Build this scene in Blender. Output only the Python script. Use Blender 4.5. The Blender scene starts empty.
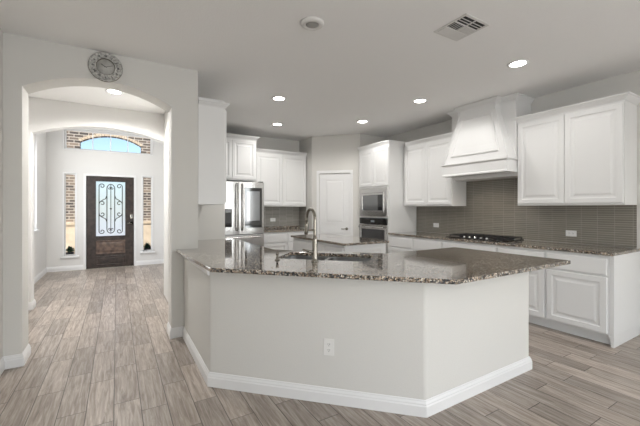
import bpy, math, random
from mathutils import Vector, Matrix
from mathutils.geometry import tessellate_polygon
R = math.radians
PI = math.pi
SC = bpy.context.scene
COL = SC.collection
random.seed(7)

# ------------------------------------------------------------------ camera
F_PX = 337.45
cam = bpy.data.cameras.new('camera')
cam.sensor_width = 36.0
cam.lens = F_PX / 640 * 36
cam.shift_y = -(213 - 208.18) / 640
cam.clip_start = 0.05
camo = bpy.data.objects.new('camera', cam)
COL.objects.link(camo)
camo.location = (0, 0, 1.343)
camo.rotation_euler = (R(90), 0, R(-31.047))
SC.camera = camo

# ------------------------------------------------------------------ world, sun, daylight, exposure
SC.view_settings.view_transform = 'Standard'
SC.view_settings.look = 'None'
SC.view_settings.gamma = 1
SC.view_settings.use_curve_mapping = False
SC.view_settings.exposure = 1.28
world = bpy.data.worlds.new('sky')
SC.world = world
world.use_nodes = True
wn = world.node_tree
bg = wn.nodes['Background']
sky = wn.nodes.new('ShaderNodeTexSky')
sky.sky_type = 'NISHITA'
sky.sun_disc = False
sky.sun_elevation = R(38)
sky.sun_rotation = R(200)
sky.dust_density = 0.6
sky.ozone_density = 2.0
wn.links.new(sky.outputs[0], bg.inputs[0])
bg.inputs[1].default_value = 0.075

def sun(name, energy, rot, color=(1, .95, .88), angle=1.0):
    l = bpy.data.lights.new(name, 'SUN'); l.energy = energy; l.color = color; l.angle = R(angle)
    o = bpy.data.objects.new(name, l); COL.objects.link(o); o.rotation_euler = rot
sun('sun', 2.9, (R(27), 0, R(-8)))

def area(name, loc, rot, sx, sy, energy, color=(1, 1, 1)):
    l = bpy.data.lights.new(name, 'AREA'); l.shape = 'RECTANGLE'; l.size = sx; l.size_y = sy
    l.energy = energy; l.color = color
    o = bpy.data.objects.new(name, l); COL.objects.link(o)
    o.location = loc; o.rotation_euler = rot
    return o
# daylight coming through the window openings, plus fill at an added left one
area('window_daylight_or_fill', (0.85, -7.93, 1.35), (R(90), 0, 0), 1.7, 2.1, 30, (.93, .97, 1))
area('window_daylight_or_fill', (3.1, -7.93, 1.35), (R(90), 0, 0), 1.7, 2.1, 30, (.93, .97, 1))
area('window_daylight_or_fill', (4.70, -2.9, 1.5), (R(90), 0, R(90)), 1.7, 1.5, 40, (.93, .97, 1))
area('window_daylight_or_fill', (-.90, -1.6, 1.5), (R(90), 0, R(-90)), 2.2, 1.7, 21, (.95, .98, 1))  # added fill from the left, brightens the knee wall side
area('foyer_daylight', (-1.30, 7.3, 1.75), (R(90), 0, R(-90)), 1.3, 1.5, 20, (.95, .98, 1))

# ------------------------------------------------------------------ materials
def mat(name, color, rough=.5, metal=0, spec=.5, coat=0, emit=None, estr=0, bump=None, trans=0, ior=None, var=None):
    m = bpy.data.materials.new(name); m.use_nodes = True
    nt = m.node_tree; b = nt.nodes['Principled BSDF']
    b.inputs['Base Color'].default_value = (*color, 1)
    b.inputs['Roughness'].default_value = rough
    b.inputs['Metallic'].default_value = metal
    b.inputs['Specular IOR Level'].default_value = spec
    b.inputs['Coat Weight'].default_value = coat
    b.inputs['Transmission Weight'].default_value = trans
    if ior: b.inputs['IOR'].default_value = ior
    if emit:
        b.inputs['Emission Color'].default_value = (*emit, 1)
        b.inputs['Emission Strength'].default_value = estr
    if bump or var:
        tc = nt.nodes.new('ShaderNodeTexCoord')
        if bump:
            n = nt.nodes.new('ShaderNodeTexNoise'); n.inputs['Scale'].default_value = bump[0]; n.inputs['Detail'].default_value = 4
            nt.links.new(tc.outputs['Object'], n.inputs['Vector'])
            bp = nt.nodes.new('ShaderNodeBump'); bp.inputs['Strength'].default_value = bump[1]; bp.inputs['Distance'].default_value = .01
            nt.links.new(n.outputs['Fac'], bp.inputs['Height']); nt.links.new(bp.outputs[0], b.inputs['Normal'])
        if var:
            n = nt.nodes.new('ShaderNodeTexNoise'); n.inputs['Scale'].default_value = var[0]; n.inputs['Detail'].default_value = 5
            nt.links.new(tc.outputs['Object'], n.inputs['Vector'])
            mx = nt.nodes.new('ShaderNodeMix'); mx.data_type = 'RGBA'
            mx.inputs[6].default_value = (*color, 1); mx.inputs[7].default_value = (*var[1], 1)
            rp = nt.nodes.new('ShaderNodeMapRange'); rp.inputs[1].default_value = .35; rp.inputs[2].default_value = .65
            nt.links.new(n.outputs['Fac'], rp.inputs[0]); nt.links.new(rp.outputs[0], mx.inputs[0])
            nt.links.new(mx.outputs[2], b.inputs['Base Color'])
    return m

def ramp(nt, stops, interp='LINEAR'):
    r = nt.nodes.new('ShaderNodeValToRGB'); r.color_ramp.interpolation = interp
    e = r.color_ramp.elements
    while len(e) < len(stops): e.new(.5)
    for el, (p, c) in zip(e, stops): el.position = p; el.color = (*c, 1)
    return r

def granite():
    m = bpy.data.materials.new('polished_granite'); m.use_nodes = True
    nt = m.node_tree; b = nt.nodes['Principled BSDF']; L = nt.links.new
    tc = nt.nodes.new('ShaderNodeTexCoord')
    v = nt.nodes.new('ShaderNodeTexVoronoi'); v.inputs['Scale'].default_value = 120
    nz = nt.nodes.new('ShaderNodeTexNoise'); nz.inputs['Scale'].default_value = 60
    mp = nt.nodes.new('ShaderNodeMix'); mp.data_type = 'VECTOR'; mp.inputs[0].default_value = .012
    L(tc.outputs['Object'], nz.inputs['Vector']); L(tc.outputs['Object'], mp.inputs[4]); L(nz.outputs['Color'], mp.inputs[5])
    L(mp.outputs[1], v.inputs['Vector'])
    sp = nt.nodes.new('ShaderNodeSeparateColor'); L(v.outputs['Color'], sp.inputs[0])
    r = ramp(nt, [(0, (.010, .010, .012)), (.38, (.15, .11, .075)), (.50, (.34, .26, .19)), (.64, (.50, .41, .32)), (.77, (.15, .145, .14)), (.90, (.70, .65, .57))], 'CONSTANT')
    L(sp.outputs[0], r.inputs[0])
    n2 = nt.nodes.new('ShaderNodeTexNoise'); n2.inputs['Scale'].default_value = 9; n2.inputs['Detail'].default_value = 3
    L(tc.outputs['Object'], n2.inputs['Vector'])
    mr = nt.nodes.new('ShaderNodeMapRange'); mr.inputs[1].default_value = .3; mr.inputs[2].default_value = .7; mr.inputs[3].default_value = .8; mr.inputs[4].default_value = 1.2
    L(n2.outputs['Fac'], mr.inputs[0])
    mx = nt.nodes.new('ShaderNodeVectorMath'); mx.operation = 'SCALE'
    L(r.outputs[0], mx.inputs[0]); L(mr.outputs[0], mx.inputs['Scale'])
    L(mx.outputs[0], b.inputs['Base Color'])
    b.inputs['Roughness'].default_value = .07
    b.inputs['IOR'].default_value = 1.5; b.inputs['Coat Weight'].default_value = .65; b.inputs['Coat Roughness'].default_value = .04; b.inputs['Coat IOR'].default_value = 1.6
    return m

def math_node(nt, op, a, b=None):
    n = nt.nodes.new('ShaderNodeMath'); n.operation = op
    for i, s in enumerate((a, b)):
        if s is None: continue
        if isinstance(s, (int, float)): n.inputs[i].default_value = s
        else: nt.links.new(s, n.inputs[i])
    return n.outputs[0]

def plank_floor():
    m = bpy.data.materials.new('wood_look_tile'); m.use_nodes = True
    nt = m.node_tree; b = nt.nodes['Principled BSDF']; L = nt.links.new
    g = nt.nodes.new('ShaderNodeNewGeometry'); s = nt.nodes.new('ShaderNodeSeparateXYZ'); L(g.outputs['Position'], s.inputs[0])
    W, LEN = .1575, .617
    u = math_node(nt, 'DIVIDE', math_node(nt, 'ADD', s.outputs[0], .0165 + 10 * W), W)
    i = math_node(nt, 'FLOOR', u); fu = math_node(nt, 'SUBTRACT', u, i)
    wn1 = nt.nodes.new('ShaderNodeTexWhiteNoise'); wn1.noise_dimensions = '1D'; L(i, wn1.inputs['W'])
    alt = math_node(nt, 'MULTIPLY', math_node(nt, 'MODULO', i, 2), .38)
    sh = math_node(nt, 'ADD', alt, math_node(nt, 'MULTIPLY', wn1.outputs['Value'], .3))
    v = math_node(nt, 'ADD', math_node(nt, 'DIVIDE', math_node(nt, 'ADD', s.outputs[1], 20), LEN), sh)
    j = math_node(nt, 'FLOOR', v); fv = math_node(nt, 'SUBTRACT', v, j)
    du = math_node(nt, 'MULTIPLY', math_node(nt, 'MINIMUM', fu, math_node(nt, 'SUBTRACT', 1, fu)), W)
    dv = math_node(nt, 'MULTIPLY', math_node(nt, 'MINIMUM', fv, math_node(nt, 'SUBTRACT', 1, fv)), LEN)
    d = math_node(nt, 'MINIMUM', du, dv)
    gr = nt.nodes.new('ShaderNodeMapRange'); gr.inputs[1].default_value = .0012; gr.inputs[2].default_value = .0032
    L(d, gr.inputs[0])
    cb = nt.nodes.new('ShaderNodeCombineXYZ'); L(i, cb.inputs[0]); L(j, cb.inputs[1])
    wn2 = nt.nodes.new('ShaderNodeTexWhiteNoise'); wn2.noise_dimensions = '3D'; L(cb.outputs[0], wn2.inputs['Vector'])
    # grain: stretched noise, offset per plank
    gv = nt.nodes.new('ShaderNodeCombineXYZ')
    L(math_node(nt, 'MULTIPLY', s.outputs[0], 30), gv.inputs[0]); L(math_node(nt, 'MULTIPLY', s.outputs[1], 2.2), gv.inputs[1])
    L(math_node(nt, 'MULTIPLY', wn2.outputs['Value'], 37), gv.inputs[2])
    n = nt.nodes.new('ShaderNodeTexNoise'); n.inputs['Scale'].default_value = 1.6; n.inputs['Detail'].default_value = 7; n.inputs['Roughness'].default_value = .68
    n.inputs['Distortion'].default_value = .6
    L(gv.outputs[0], n.inputs['Vector'])
    r = ramp(nt, [(.25, (.16, .125, .10)), (.44, (.30, .25, .21)), (.58, (.42, .365, .32)), (.75, (.58, .525, .48))])
    L(n.outputs['Fac'], r.inputs[0])
    mr = nt.nodes.new('ShaderNodeMapRange'); mr.inputs[3].default_value = .80; mr.inputs[4].default_value = 1.22
    L(wn2.outputs['Value'], mr.inputs[0])
    sc = nt.nodes.new('ShaderNodeVectorMath'); sc.operation = 'SCALE'; L(r.outputs[0], sc.inputs[0]); L(mr.outputs[0], sc.inputs['Scale'])
    mx = nt.nodes.new('ShaderNodeMix'); mx.data_type = 'RGBA'; mx.inputs[6].default_value = (.075, .06, .05, 1)
    L(gr.outputs[0], mx.inputs[0]); L(sc.outputs[0], mx.inputs[7]); L(mx.outputs[2], b.inputs['Base Color'])
    b.inputs['Roughness'].default_value = .34
    bp = nt.nodes.new('ShaderNodeBump'); bp.inputs['Strength'].default_value = .5; bp.inputs['Distance'].default_value = .003
    hh = math_node(nt, 'ADD', gr.outputs[0], math_node(nt, 'MULTIPLY', n.outputs['Fac'], .25))
    L(hh, bp.inputs['Height']); L(bp.outputs[0], b.inputs['Normal'])
    return m

def stacked_tile(name, c1, c2, grout, bw, rh, axis, rough):
    m = bpy.data.materials.new(name); m.use_nodes = True
    nt = m.node_tree; b = nt.nodes['Principled BSDF']; L = nt.links.new
    g = nt.nodes.new('ShaderNodeNewGeometry'); s = nt.nodes.new('ShaderNodeSeparateXYZ'); L(g.outputs['Position'], s.inputs[0])
    v = math_node(nt, 'DIVIDE', s.outputs[2], rh); j = math_node(nt, 'FLOOR', v); fv = math_node(nt, 'SUBTRACT', v, j)
    u = math_node(nt, 'DIVIDE', math_node(nt, 'ADD', s.outputs[axis], 10.004), bw)
    i = math_node(nt, 'FLOOR', u); fu = math_node(nt, 'SUBTRACT', u, i)
    du = math_node(nt, 'MULTIPLY', math_node(nt, 'MINIMUM', fu, math_node(nt, 'SUBTRACT', 1, fu)), bw)
    dv = math_node(nt, 'MULTIPLY', math_node(nt, 'MINIMUM', fv, math_node(nt, 'SUBTRACT', 1, fv)), rh)
    k1 = nt.nodes.new('ShaderNodeMapRange'); k1.inputs[1].default_value = .0006; k1.inputs[2].default_value = .0022; k1.inputs[3].default_value = .25; L(du, k1.inputs[0])
    k2 = nt.nodes.new('ShaderNodeMapRange'); k2.inputs[1].default_value = .0012; k2.inputs[2].default_value = .0036; k2.inputs[3].default_value = .3; L(dv, k2.inputs[0])
    k = math_node(nt, 'MINIMUM', k1.outputs[0], k2.outputs[0])
    cb = nt.nodes.new('ShaderNodeCombineXYZ'); L(i, cb.inputs[0]); L(j, cb.inputs[1])
    w = nt.nodes.new('ShaderNodeTexWhiteNoise'); L(cb.outputs[0], w.inputs['Vector'])
    a = nt.nodes.new('ShaderNodeMix'); a.data_type = 'RGBA'; a.inputs[6].default_value = (*c1, 1); a.inputs[7].default_value = (*c2, 1); L(w.outputs['Value'], a.inputs[0])
    mx = nt.nodes.new('ShaderNodeMix'); mx.data_type = 'RGBA'; mx.inputs[6].default_value = (*grout, 1); L(a.outputs[2], mx.inputs[7]); L(k, mx.inputs[0])
    L(mx.outputs[2], b.inputs['Base Color']); b.inputs['Roughness'].default_value = rough
    bp = nt.nodes.new('ShaderNodeBump'); bp.inputs['Strength'].default_value = .5; bp.inputs['Distance'].default_value = .002
    L(k, bp.inputs['Height']); L(bp.outputs[0], b.inputs['Normal'])
    return m

def tile_mat(name, c1, c2, grout, bw, rh, ms, rough, axis, sq=.5):
    m = bpy.data.materials.new(name); m.use_nodes = True
    nt = m.node_tree; b = nt.nodes['Principled BSDF']; L = nt.links.new
    g = nt.nodes.new('ShaderNodeNewGeometry'); s = nt.nodes.new('ShaderNodeSeparateXYZ'); L(g.outputs['Position'], s.inputs[0])
    cb = nt.nodes.new('ShaderNodeCombineXYZ')
    L(math_node(nt, 'ADD', s.outputs[axis], 10.0), cb.inputs[0]); L(math_node(nt, 'SUBTRACT', s.outputs[2], .0), cb.inputs[1])
    br = nt.nodes.new('ShaderNodeTexBrick'); br.inputs['Scale'].default_value = 1
    br.inputs['Brick Width'].default_value = bw; br.inputs['Row Height'].default_value = rh
    br.inputs['Mortar Size'].default_value = ms; br.inputs['Mortar Smooth'].default_value = .2
    br.inputs['Color1'].default_value = (*c1, 1); br.inputs['Color2'].default_value = (*c2, 1); br.inputs['Mortar'].default_value = (*grout, 1)
    br.offset = sq
    L(cb.outputs[0], br.inputs['Vector']); L(br.outputs['Color'], b.inputs['Base Color'])
    b.inputs['Roughness'].default_value = rough
    bp = nt.nodes.new('ShaderNodeBump'); bp.inputs['Strength'].default_value = .4; bp.inputs['Distance'].default_value = .002; bp.invert = True
    L(br.outputs['Fac'], bp.inputs['Height']); L(bp.outputs[0], b.inputs['Normal'])
    return m

M = {}
M['wall'] = mat('painted_wall', (.68, .668, .638), .85, spec=.3, bump=(130, .12))
M['ceiling'] = mat('painted_ceiling', (.90, .895, .885), .9, spec=.2, bump=(90, .25))
M['foyer'] = mat('foyer_wall_paint', (.74, .73, .715), .85, spec=.3)
M['trim'] = mat('white_trim_paint', (.80, .80, .80), .4)
M['cab'] = mat('white_cabinet_paint', (.77, .77, .765), .38)
M['floor'] = plank_floor()
M['granite'] = granite()
M['steel'] = mat('brushed_steel', (.62, .61, .60), .22, metal=1)
M['nickel'] = mat('brushed_nickel', (.29, .27, .235), .27, metal=1)
M['sinksteel'] = mat('sink_steel', (.50, .50, .50), .28, metal=1)
M['chrome'] = mat('chrome', (.75, .75, .75), .12, metal=1)
M['black'] = mat('black_glass', (.012, .012, .013), .06, spec=.6, coat=.5)
M['glassgrey'] = mat('grey_mirror_glass', (.16, .165, .17), .12, metal=.35, spec=.8, coat=1)
M['iron'] = mat('cast_iron', (.018, .018, .02), .5)
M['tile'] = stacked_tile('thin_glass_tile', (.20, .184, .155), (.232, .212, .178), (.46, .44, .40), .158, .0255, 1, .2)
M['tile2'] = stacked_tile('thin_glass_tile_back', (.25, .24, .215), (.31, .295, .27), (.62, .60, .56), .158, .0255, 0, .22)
M['dark'] = mat('dark_void', (.02, .02, .02), .8)
M['wood'] = mat('dark_stained_wood', (.022, .015, .013), .45, bump=(40, .2), var=(14, (.05, .034, .028)))
M['wood2'] = mat('worn_stained_wood', (.15, .10, .075), .42, var=(12, (.06, .038, .03)))
M['lamp'] = mat('lamp_lens', (1, 1, 1), .5, emit=(1, .95, .88), estr=9)
M['plastic'] = mat('white_plastic', (.72, .71, .69), .4)
M['plate'] = mat('outlet_plate_plastic', (.80, .79, .77), .4)
M['frost'] = mat('frosted_glass', (.80, .86, .95), .35, trans=.85, ior=1.2)
M['clear'] = mat('window_glass', (1, 1, 1), .0, trans=1, ior=1.02)
M['pewter'] = mat('weathered_pewter', (.27, .265, .25), .5, metal=.1, bump=(120, .6), var=(60, (.62, .61, .58)))
M['clockface'] = mat('grey_clock_face', (.42, .41, .385), .5, var=(25, (.52, .51, .48)))
M['brick'] = tile_mat('porch_brick', (.085, .072, .065), (.30, .235, .18), (.62, .56, .48), .215, .075, .009, .9, 0)
M['stone'] = mat('cast_stone', (.74, .62, .47), .9, var=(6, (.62, .50, .36)))
M['concrete'] = mat('porch_concrete', (.55, .53, .50), .9, var=(4, (.46, .44, .41)))
M['leaf'] = mat('dark_leaf', (.02, .05, .02), .5)
M['pot'] = mat('black_pot', (.02, .02, .02), .5)
M['vent'] = mat('white_vent_metal', (.68, .67, .65), .5)

# ------------------------------------------------------------------ mesh helpers
class MB:
    def __init__(s): s.v = []; s.f = []; s.sm = []
    def add(s, vs, fs, T=None, smooth=False):
        o = len(s.v)
        for p in vs:
            p = Vector(p)
            s.v.append(tuple(T @ p) if T else tuple(p))
        for f in fs: s.f.append(tuple(i + o for i in f)); s.sm.append(smooth)
        return s
    def box(s, a, b, T=None):
        (x0, y0, z0), (x1, y1, z1) = a, b
        x0, x1 = sorted((x0, x1)); y0, y1 = sorted((y0, y1)); z0, z1 = sorted((z0, z1))
        vs = [(x0, y0, z0), (x1, y0, z0), (x1, y1, z0), (x0, y1, z0), (x0, y0, z1), (x1, y0, z1), (x1, y1, z1), (x0, y1, z1)]
        return s.add(vs, [(3, 2, 1, 0), (4, 5, 6, 7), (0, 1, 5, 4), (1, 2, 6, 5), (2, 3, 7, 6), (3, 0, 4, 7)], T)
    def prism(s, poly, z0, z1, holes=(), T=None):
        """polygon (with holes) in xy extruded along z"""
        loops = [list(poly)] + [list(h) for h in holes]
        def ar(l): return sum(l[i][0] * l[(i + 1) % len(l)][1] - l[(i + 1) % len(l)][0] * l[i][1] for i in range(len(l)))
        loops = [l if (ar(l) > 0) == (k == 0) else l[::-1] for k, l in enumerate(loops)]
        pts = [p for l in loops for p in l]; n = len(pts)
        if len(loops) == 1 and len(pts) < 12 and False: tris = [tuple(range(n))]
        else:
            tris = tessellate_polygon([[Vector((p[0], p[1], 0)) for p in l] for l in loops])
        fs = []
        for t in tris:
            a, b, c = (Vector((*pts[i], 0)) for i in t)
            if (b - a).cross(c - a).z < 0: t = (t[0], t[2], t[1])
            fs.append(tuple(i + n for i in t)); fs.append((t[2], t[1], t[0]))
        o = 0
        for l in loops:
            k = len(l)
            for i in range(k):
                j = (i + 1) % k
                fs.append((o + i, o + j, o + j + n, o + i + n))
            o += k
        vs = [(p[0], p[1], z0) for p in pts] + [(p[0], p[1], z1) for p in pts]
        return s.add(vs, fs, T)
    def rings(s, rings, cap0=True, cap1=True, T=None, smooth=False, closed=True):
        """list of equal length vertex rings stitched"""
        n = len(rings[0]); vs = [p for r in rings for p in r]; fs = []
        for k in range(len(rings) - 1):
            for i in range(n if closed else n - 1):
                j = (i + 1) % n
                fs.append((k * n + i, k * n + j, (k + 1) * n + j, (k + 1) * n + i))
        if cap0: fs.append(tuple(range(n - 1, -1, -1)))
        if cap1: fs.append(tuple((len(rings) - 1) * n + i for i in range(n)))
        return s.add(vs, fs, T, smooth)
    def lathe(s, prof, seg=32, T=None, smooth=True, cap0=True, cap1=True):
        return s.rings([[(r * math.cos(2 * PI * i / seg), r * math.sin(2 * PI * i / seg), z) for i in range(seg)] for r, z in prof], cap0, cap1, T, smooth)
    def tube(s, pts, r, seg=10, T=None):
        pts = [Vector(p) for p in pts]; rs = r if isinstance(r, (list, tuple)) else [r] * len(pts)
        rg = []; up = None
        for i, p in enumerate(pts):
            d = (pts[min(i + 1, len(pts) - 1)] - pts[max(i - 1, 0)]).normalized()
            if up is None: up = d.orthogonal().normalized()
            up = (up - d * up.dot(d)).normalized(); w = d.cross(up)
            rg.append([tuple(p + (up * math.cos(2 * PI * k / seg) + w * math.sin(2 * PI * k / seg)) * rs[i]) for k in range(seg)])
        return s.rings(rg, T=T, smooth=True)
    def panel(s, x0, x1, z0, z1, y, prof, T=None):
        """raised panel facing -y: prof = list of (inset, outwardness)"""
        rg = [[(x0, y, z0), (x1, y, z0), (x1, y, z1), (x0, y, z1)]]
        for i, o in prof:
            rg.append([(x0 + i, y - o, z0 + i), (x1 - i, y - o, z0 + i), (x1 - i, y - o, z1 - i), (x0 + i, y - o, z1 - i)])
        return s.rings(rg, T=T)
    def sweep(s, path, prof, side=1, T=None):
        """profile [(out, z)] swept along xy path with mitres; side=1 means out is to the right of travel"""
        P = [Vector(p) for p in path]; N = []
        for i in range(len(P)):
            ds = []
            if i > 0: ds.append((P[i] - P[i - 1]).normalized())
            if i < len(P) - 1: ds.append((P[i + 1] - P[i]).normalized())
            ns = [Vector((d.y, -d.x)) * side for d in ds]
            n = sum(ns, Vector((0, 0))).normalized()
            N.append(n / max(.2, n.dot(ns[0])))
        rg = [[(p.x + n.x * o, p.y + n.y * o, z) for o, z in prof] for p, n in zip(P, N)]
        return s.rings(rg, T=T)
    def build(s, name, m, parent=None, bevel=0, seg=2, T=None):
        me = bpy.data.meshes.new(name); me.from_pydata(s.v, [], s.f); me.update()
        me.polygons.foreach_set('use_smooth', s.sm)
        import bmesh
        bm = bmesh.new(); bm.from_mesh(me); bmesh.ops.recalc_face_normals(bm, faces=bm.faces); bm.to_mesh(me); bm.free()
        me.materials.append(M[m] if isinstance(m, str) else m)
        o = bpy.data.objects.new(name, me); COL.objects.link(o)
        if parent: o.parent = parent
        if bevel:
            b = o.modifiers.new('bevel', 'BEVEL'); b.width = bevel; b.segments = seg; b.limit_method = 'ANGLE'; b.angle_limit = R(35)
            b.harden_normals = False
        return o

def tag(o, label=None, cat=None, group=None, kind=None):
    if label: o['label'] = label
    if cat: o['category'] = cat
    if group: o['group'] = group
    if kind: o['kind'] = kind
    return o
def thing(name, label, cat, loc=(0, 0, 0), rz=0, group=None):
    o = bpy.data.objects.new(name, None); COL.objects.link(o); o.empty_display_size = .1
    o.location = loc; o.rotation_euler = (0, 0, rz)
    return tag(o, label, cat, group)
def struct(o): return tag(o, kind='structure')
def copy_tree(o, parent=None):
    c = o.copy(); COL.objects.link(c); c.parent = parent
    for ch in list(o.children): copy_tree(ch, c)
    return c

# maps (u, v, w) -> world: wall drawn in the xz plane
def TXZ(y0): return Matrix(((1, 0, 0, 0), (0, 0, 1, y0), (0, 1, 0, 0), (0, 0, 0, 1)))       # u->x, v->z, w->+y
def TYZ(x0): return Matrix(((0, 0, 1, x0), (1, 0, 0, 0), (0, 1, 0, 0), (0, 0, 0, 1)))       # u->y, v->z, w->+x
def rect(a, b, c, d): return [(a, c), (b, c), (b, d), (a, d)]
def arch_pts(x0, x1, zs, za, n=24, z0=0.0, corner=0):
    c = (x0 + x1) / 2; w = (x1 - x0) / 2; h = za - zs
    r = (w * w + h * h) / (2 * h); a = math.asin(w / r)
    pts = [(x0, z0), (x1, z0)]
    for i in range(n + 1):
        t = a - 2 * a * i / n
        pts.append((c + r * math.sin(t), za - r + r * math.cos(t)))
    return pts

# ------------------------------------------------------------------ dimensions
ZC = 2.814
YA, TA = 3.775, .245
XR = 4.766
XF = 4.086     # base cabinet fronts on the range wall
XU = 4.435
YB = 6.575

# ------------------------------------------------------------------ structure
struct(MB().box((-1.6, -8.2, -.1), (5.1, 9.05, 0)).build('floor', 'floor'))
struct(MB().box((-1.6, -8.2, ZC), (5.1, 5.9, ZC + .1)).box((.8, 5.9, ZC), (5.1, 6.8, ZC + .1)).build('ceiling', 'ceiling'))
struct(MB().box((-1.6, 5.86, 3.55), (1.3, 9.2, 3.65)).build('ceiling_foyer', 'ceiling'))
struct(MB().prism(rect(-8.15, YA + TA, 0, ZC), -.1, 0, holes=[rect(-2.75, -.45, .6, 2.4)], T=TYZ(-.815)).build('wall_left', 'wall'))
# near arch wall: open at the floor, so the outline itself carries the arch
a1 = arch_pts(-.693, .483, 2.385, 2.548)
outline = [(-.815, 0), (-.693, 0)] + a1[2:][::-1] + [(.483, 0), (.746, 0), (.746, ZC), (-.815, ZC)]
struct(MB().prism(outline, 0, TA, T=TXZ(YA)).build('wall_arch', 'wall', bevel=.02, seg=3))
a2 = arch_pts(-.964, .73, 2.34, 2.512)
outline = [(-1.45, 0), (-.964, 0)] + a2[2:][::-1] + [(.73, 0), (1.2, 0), (1.2, 3.6), (-1.45, 3.6)]
struct(MB().prism(outline, 0, .16, T=TXZ(5.79)).build('wall_foyer_arch', 'foyer', bevel=.012, seg=3))
struct(MB().box((-1.45, 4.02, 0), (-.915, 4.1, ZC)).box((-1.45, 4.02, 0), (-1.35, 5.79, ZC)).build('wall_vestibule_left', 'foyer'))
struct(MB().box((.63, YA + TA, 0), (.745, 5.79, ZC)).build('wall_kitchen_left', 'wall'))
struct(MB().prism(rect(5.95, 9.1, 0, 3.6), -.16, 0, holes=[rect(6.6, 8.02, .95, 2.72)], T=TYZ(-1.265)).build('wall_foyer_left', 'foyer', bevel=.006))
struct(MB().box((1.073, 5.95, 0), (1.2, 9.1, 3.6)).build('wall_foyer_right', 'foyer'))
DX0, DX1 = -.581, .345
struct(MB().prism([(-1.45, 0), (DX0, 0), (DX0, 2.06), (DX1, 2.06), (DX1, 0), (1.2, 0), (1.2, 3.6), (-1.45, 3.6)], 0, .15,
                  holes=[rect(-.965, -.765, .32, 2.09), rect(.523, .723, .32, 2.09), rect(-.965, .723, 2.62, 3.06)], T=TXZ(9.0)).build('wall_entry', 'foyer'))
# kitchen back
struct(MB().box((.745, 4.74, 0), (1.30, 4.86, ZC)).box((.745, 4.86, 0), (.86, 6.7, ZC)).build('wall_partition', 'wall', bevel=.01))
struct(MB().box((.745, YB, 0), (5.0, YB + .12, ZC)).build('wall_back', 'wall'))
PA = Vector((3.43, 6.017)); PB = Vector((4.109, 5.338))
struct(MB().box((3.43, 6.017, 0), (3.53, YB, ZC)).build('wall_pantry_left', 'wall'))
PL = (PB - PA).length
# diagonal pantry wall with its doorway, local x runs PA -> PB
TP = Matrix.Translation((PA.x, PA.y, 0)) @ Matrix.Rotation(R(-45), 4, 'Z')
dx0, dx1, dzt = .155, .79, 2.045
struct(MB().prism([(0, 0), (dx0, 0), (dx0, dzt), (dx1, dzt), (dx1, 0), (PL, 0), (PL, ZC), (0, ZC)], 0, .1, T=TP @ TXZ(0)).build('wall_pantry', 'wall', bevel=.008))
struct(MB().box((4.109, 5.30, 0), (XR, 5.40, ZC)).build('wall_pantry_right', 'wall'))
struct(MB().prism(rect(-8.1, 6.6, 0, ZC), 0, .13, holes=[rect(-3.8, -2.0, .7, 2.3)], T=TYZ(XR)).build('wall_right', 'wall'))
struct(MB().prism(rect(-1.0, 5.0, 0, ZC), -.13, 0, holes=[rect(-.05, 1.75, .25, 2.45), rect(2.2, 4.0, .25, 2.45)], T=TXZ(-8.0)).build('wall_rear', 'wall'))

# windows (frames with glass)
def window(name, T, x0, x1, z0, z1, d0, d1, mull=(), sill=None, glass='clear', fw=.03, rails=()):
    b = MB()
    b.prism(rect(x0, x1, z0, z1), d0, d1, holes=[rect(x0 + fw, x1 - fw, z0 + fw, z1 - fw)], T=T)
    for mx_ in mull: b.box((mx_ - .009, z0, d0 + .01), (mx_ + .009, z1, d1 - .01), T)
    for rz in rails: b.box((x0, rz - .009, d0 + .01), (x1, rz + .009, d1 - .01), T)
    o = struct(b.build(name, 'trim'))
    g = MB().box((x0 + fw, z0 + fw, (d0 + d1) / 2 - .002), (x1 - fw, z1 - fw, (d0 + d1) / 2 + .002), T).build('pane', glass, o)
    return o
T9 = TXZ(9.0)
for k, (x0, x1) in enumerate(((-.965, -.765), (.523, .723))):
    w = window('window_%d' % (k + 1), T9, x0, x1, .32, 2.09, .06, .10, fw=.018)
    MB().prism(rect(x0 - .025, x1 + .025, .295, 2.115), -.012, .0, holes=[rect(x0, x1, .32, 2.09)], T=T9).build('casing', 'trim', w)
    MB().box((x0 - .06, 8.955, .275), (x1 + .06, 9.06, .32)).build('sill', 'trim', w, bevel=.006)
w = window('window_3', T9, -.965, .723, 2.62, 3.06, .06, .10, mull=(-.46, -.12, .22), fw=.03)
MB().prism(rect(-.985, .743, 2.60, 3.08), -.006, .0, holes=[rect(-.965, .723, 2.62, 3.06)], T=T9).build('casing', 'trim', w)
w = window('window_4', TYZ(-1.265), 6.6, 8.02, .95, 2.72, -.13, -.09, mull=(7.31,), fw=.04)
MB().box((-1.36, 6.55, .915), (-1.235, 8.07, .95)).build('sill', 'trim', w, bevel=.006)
window('window_5', TXZ(-8.0), -.05, 1.75, .25, 2.45, -.10, -.05, mull=(.85,), fw=.06)
window('window_6', TXZ(-8.0), 2.2, 4.0, .25, 2.45, -.10, -.05, mull=(3.1,), fw=.06)
window('window_8', TYZ(-.815), -2.75, -.45, .6, 2.4, -.10, -.06, mull=(-1.6,), fw=.05)  # unseen opening added in the left wall to let in side fill
window('window_7', TYZ(XR), -3.8, -2.0, .7, 2.3, .06, .10, mull=(-2.9,), fw=.05)

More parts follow.
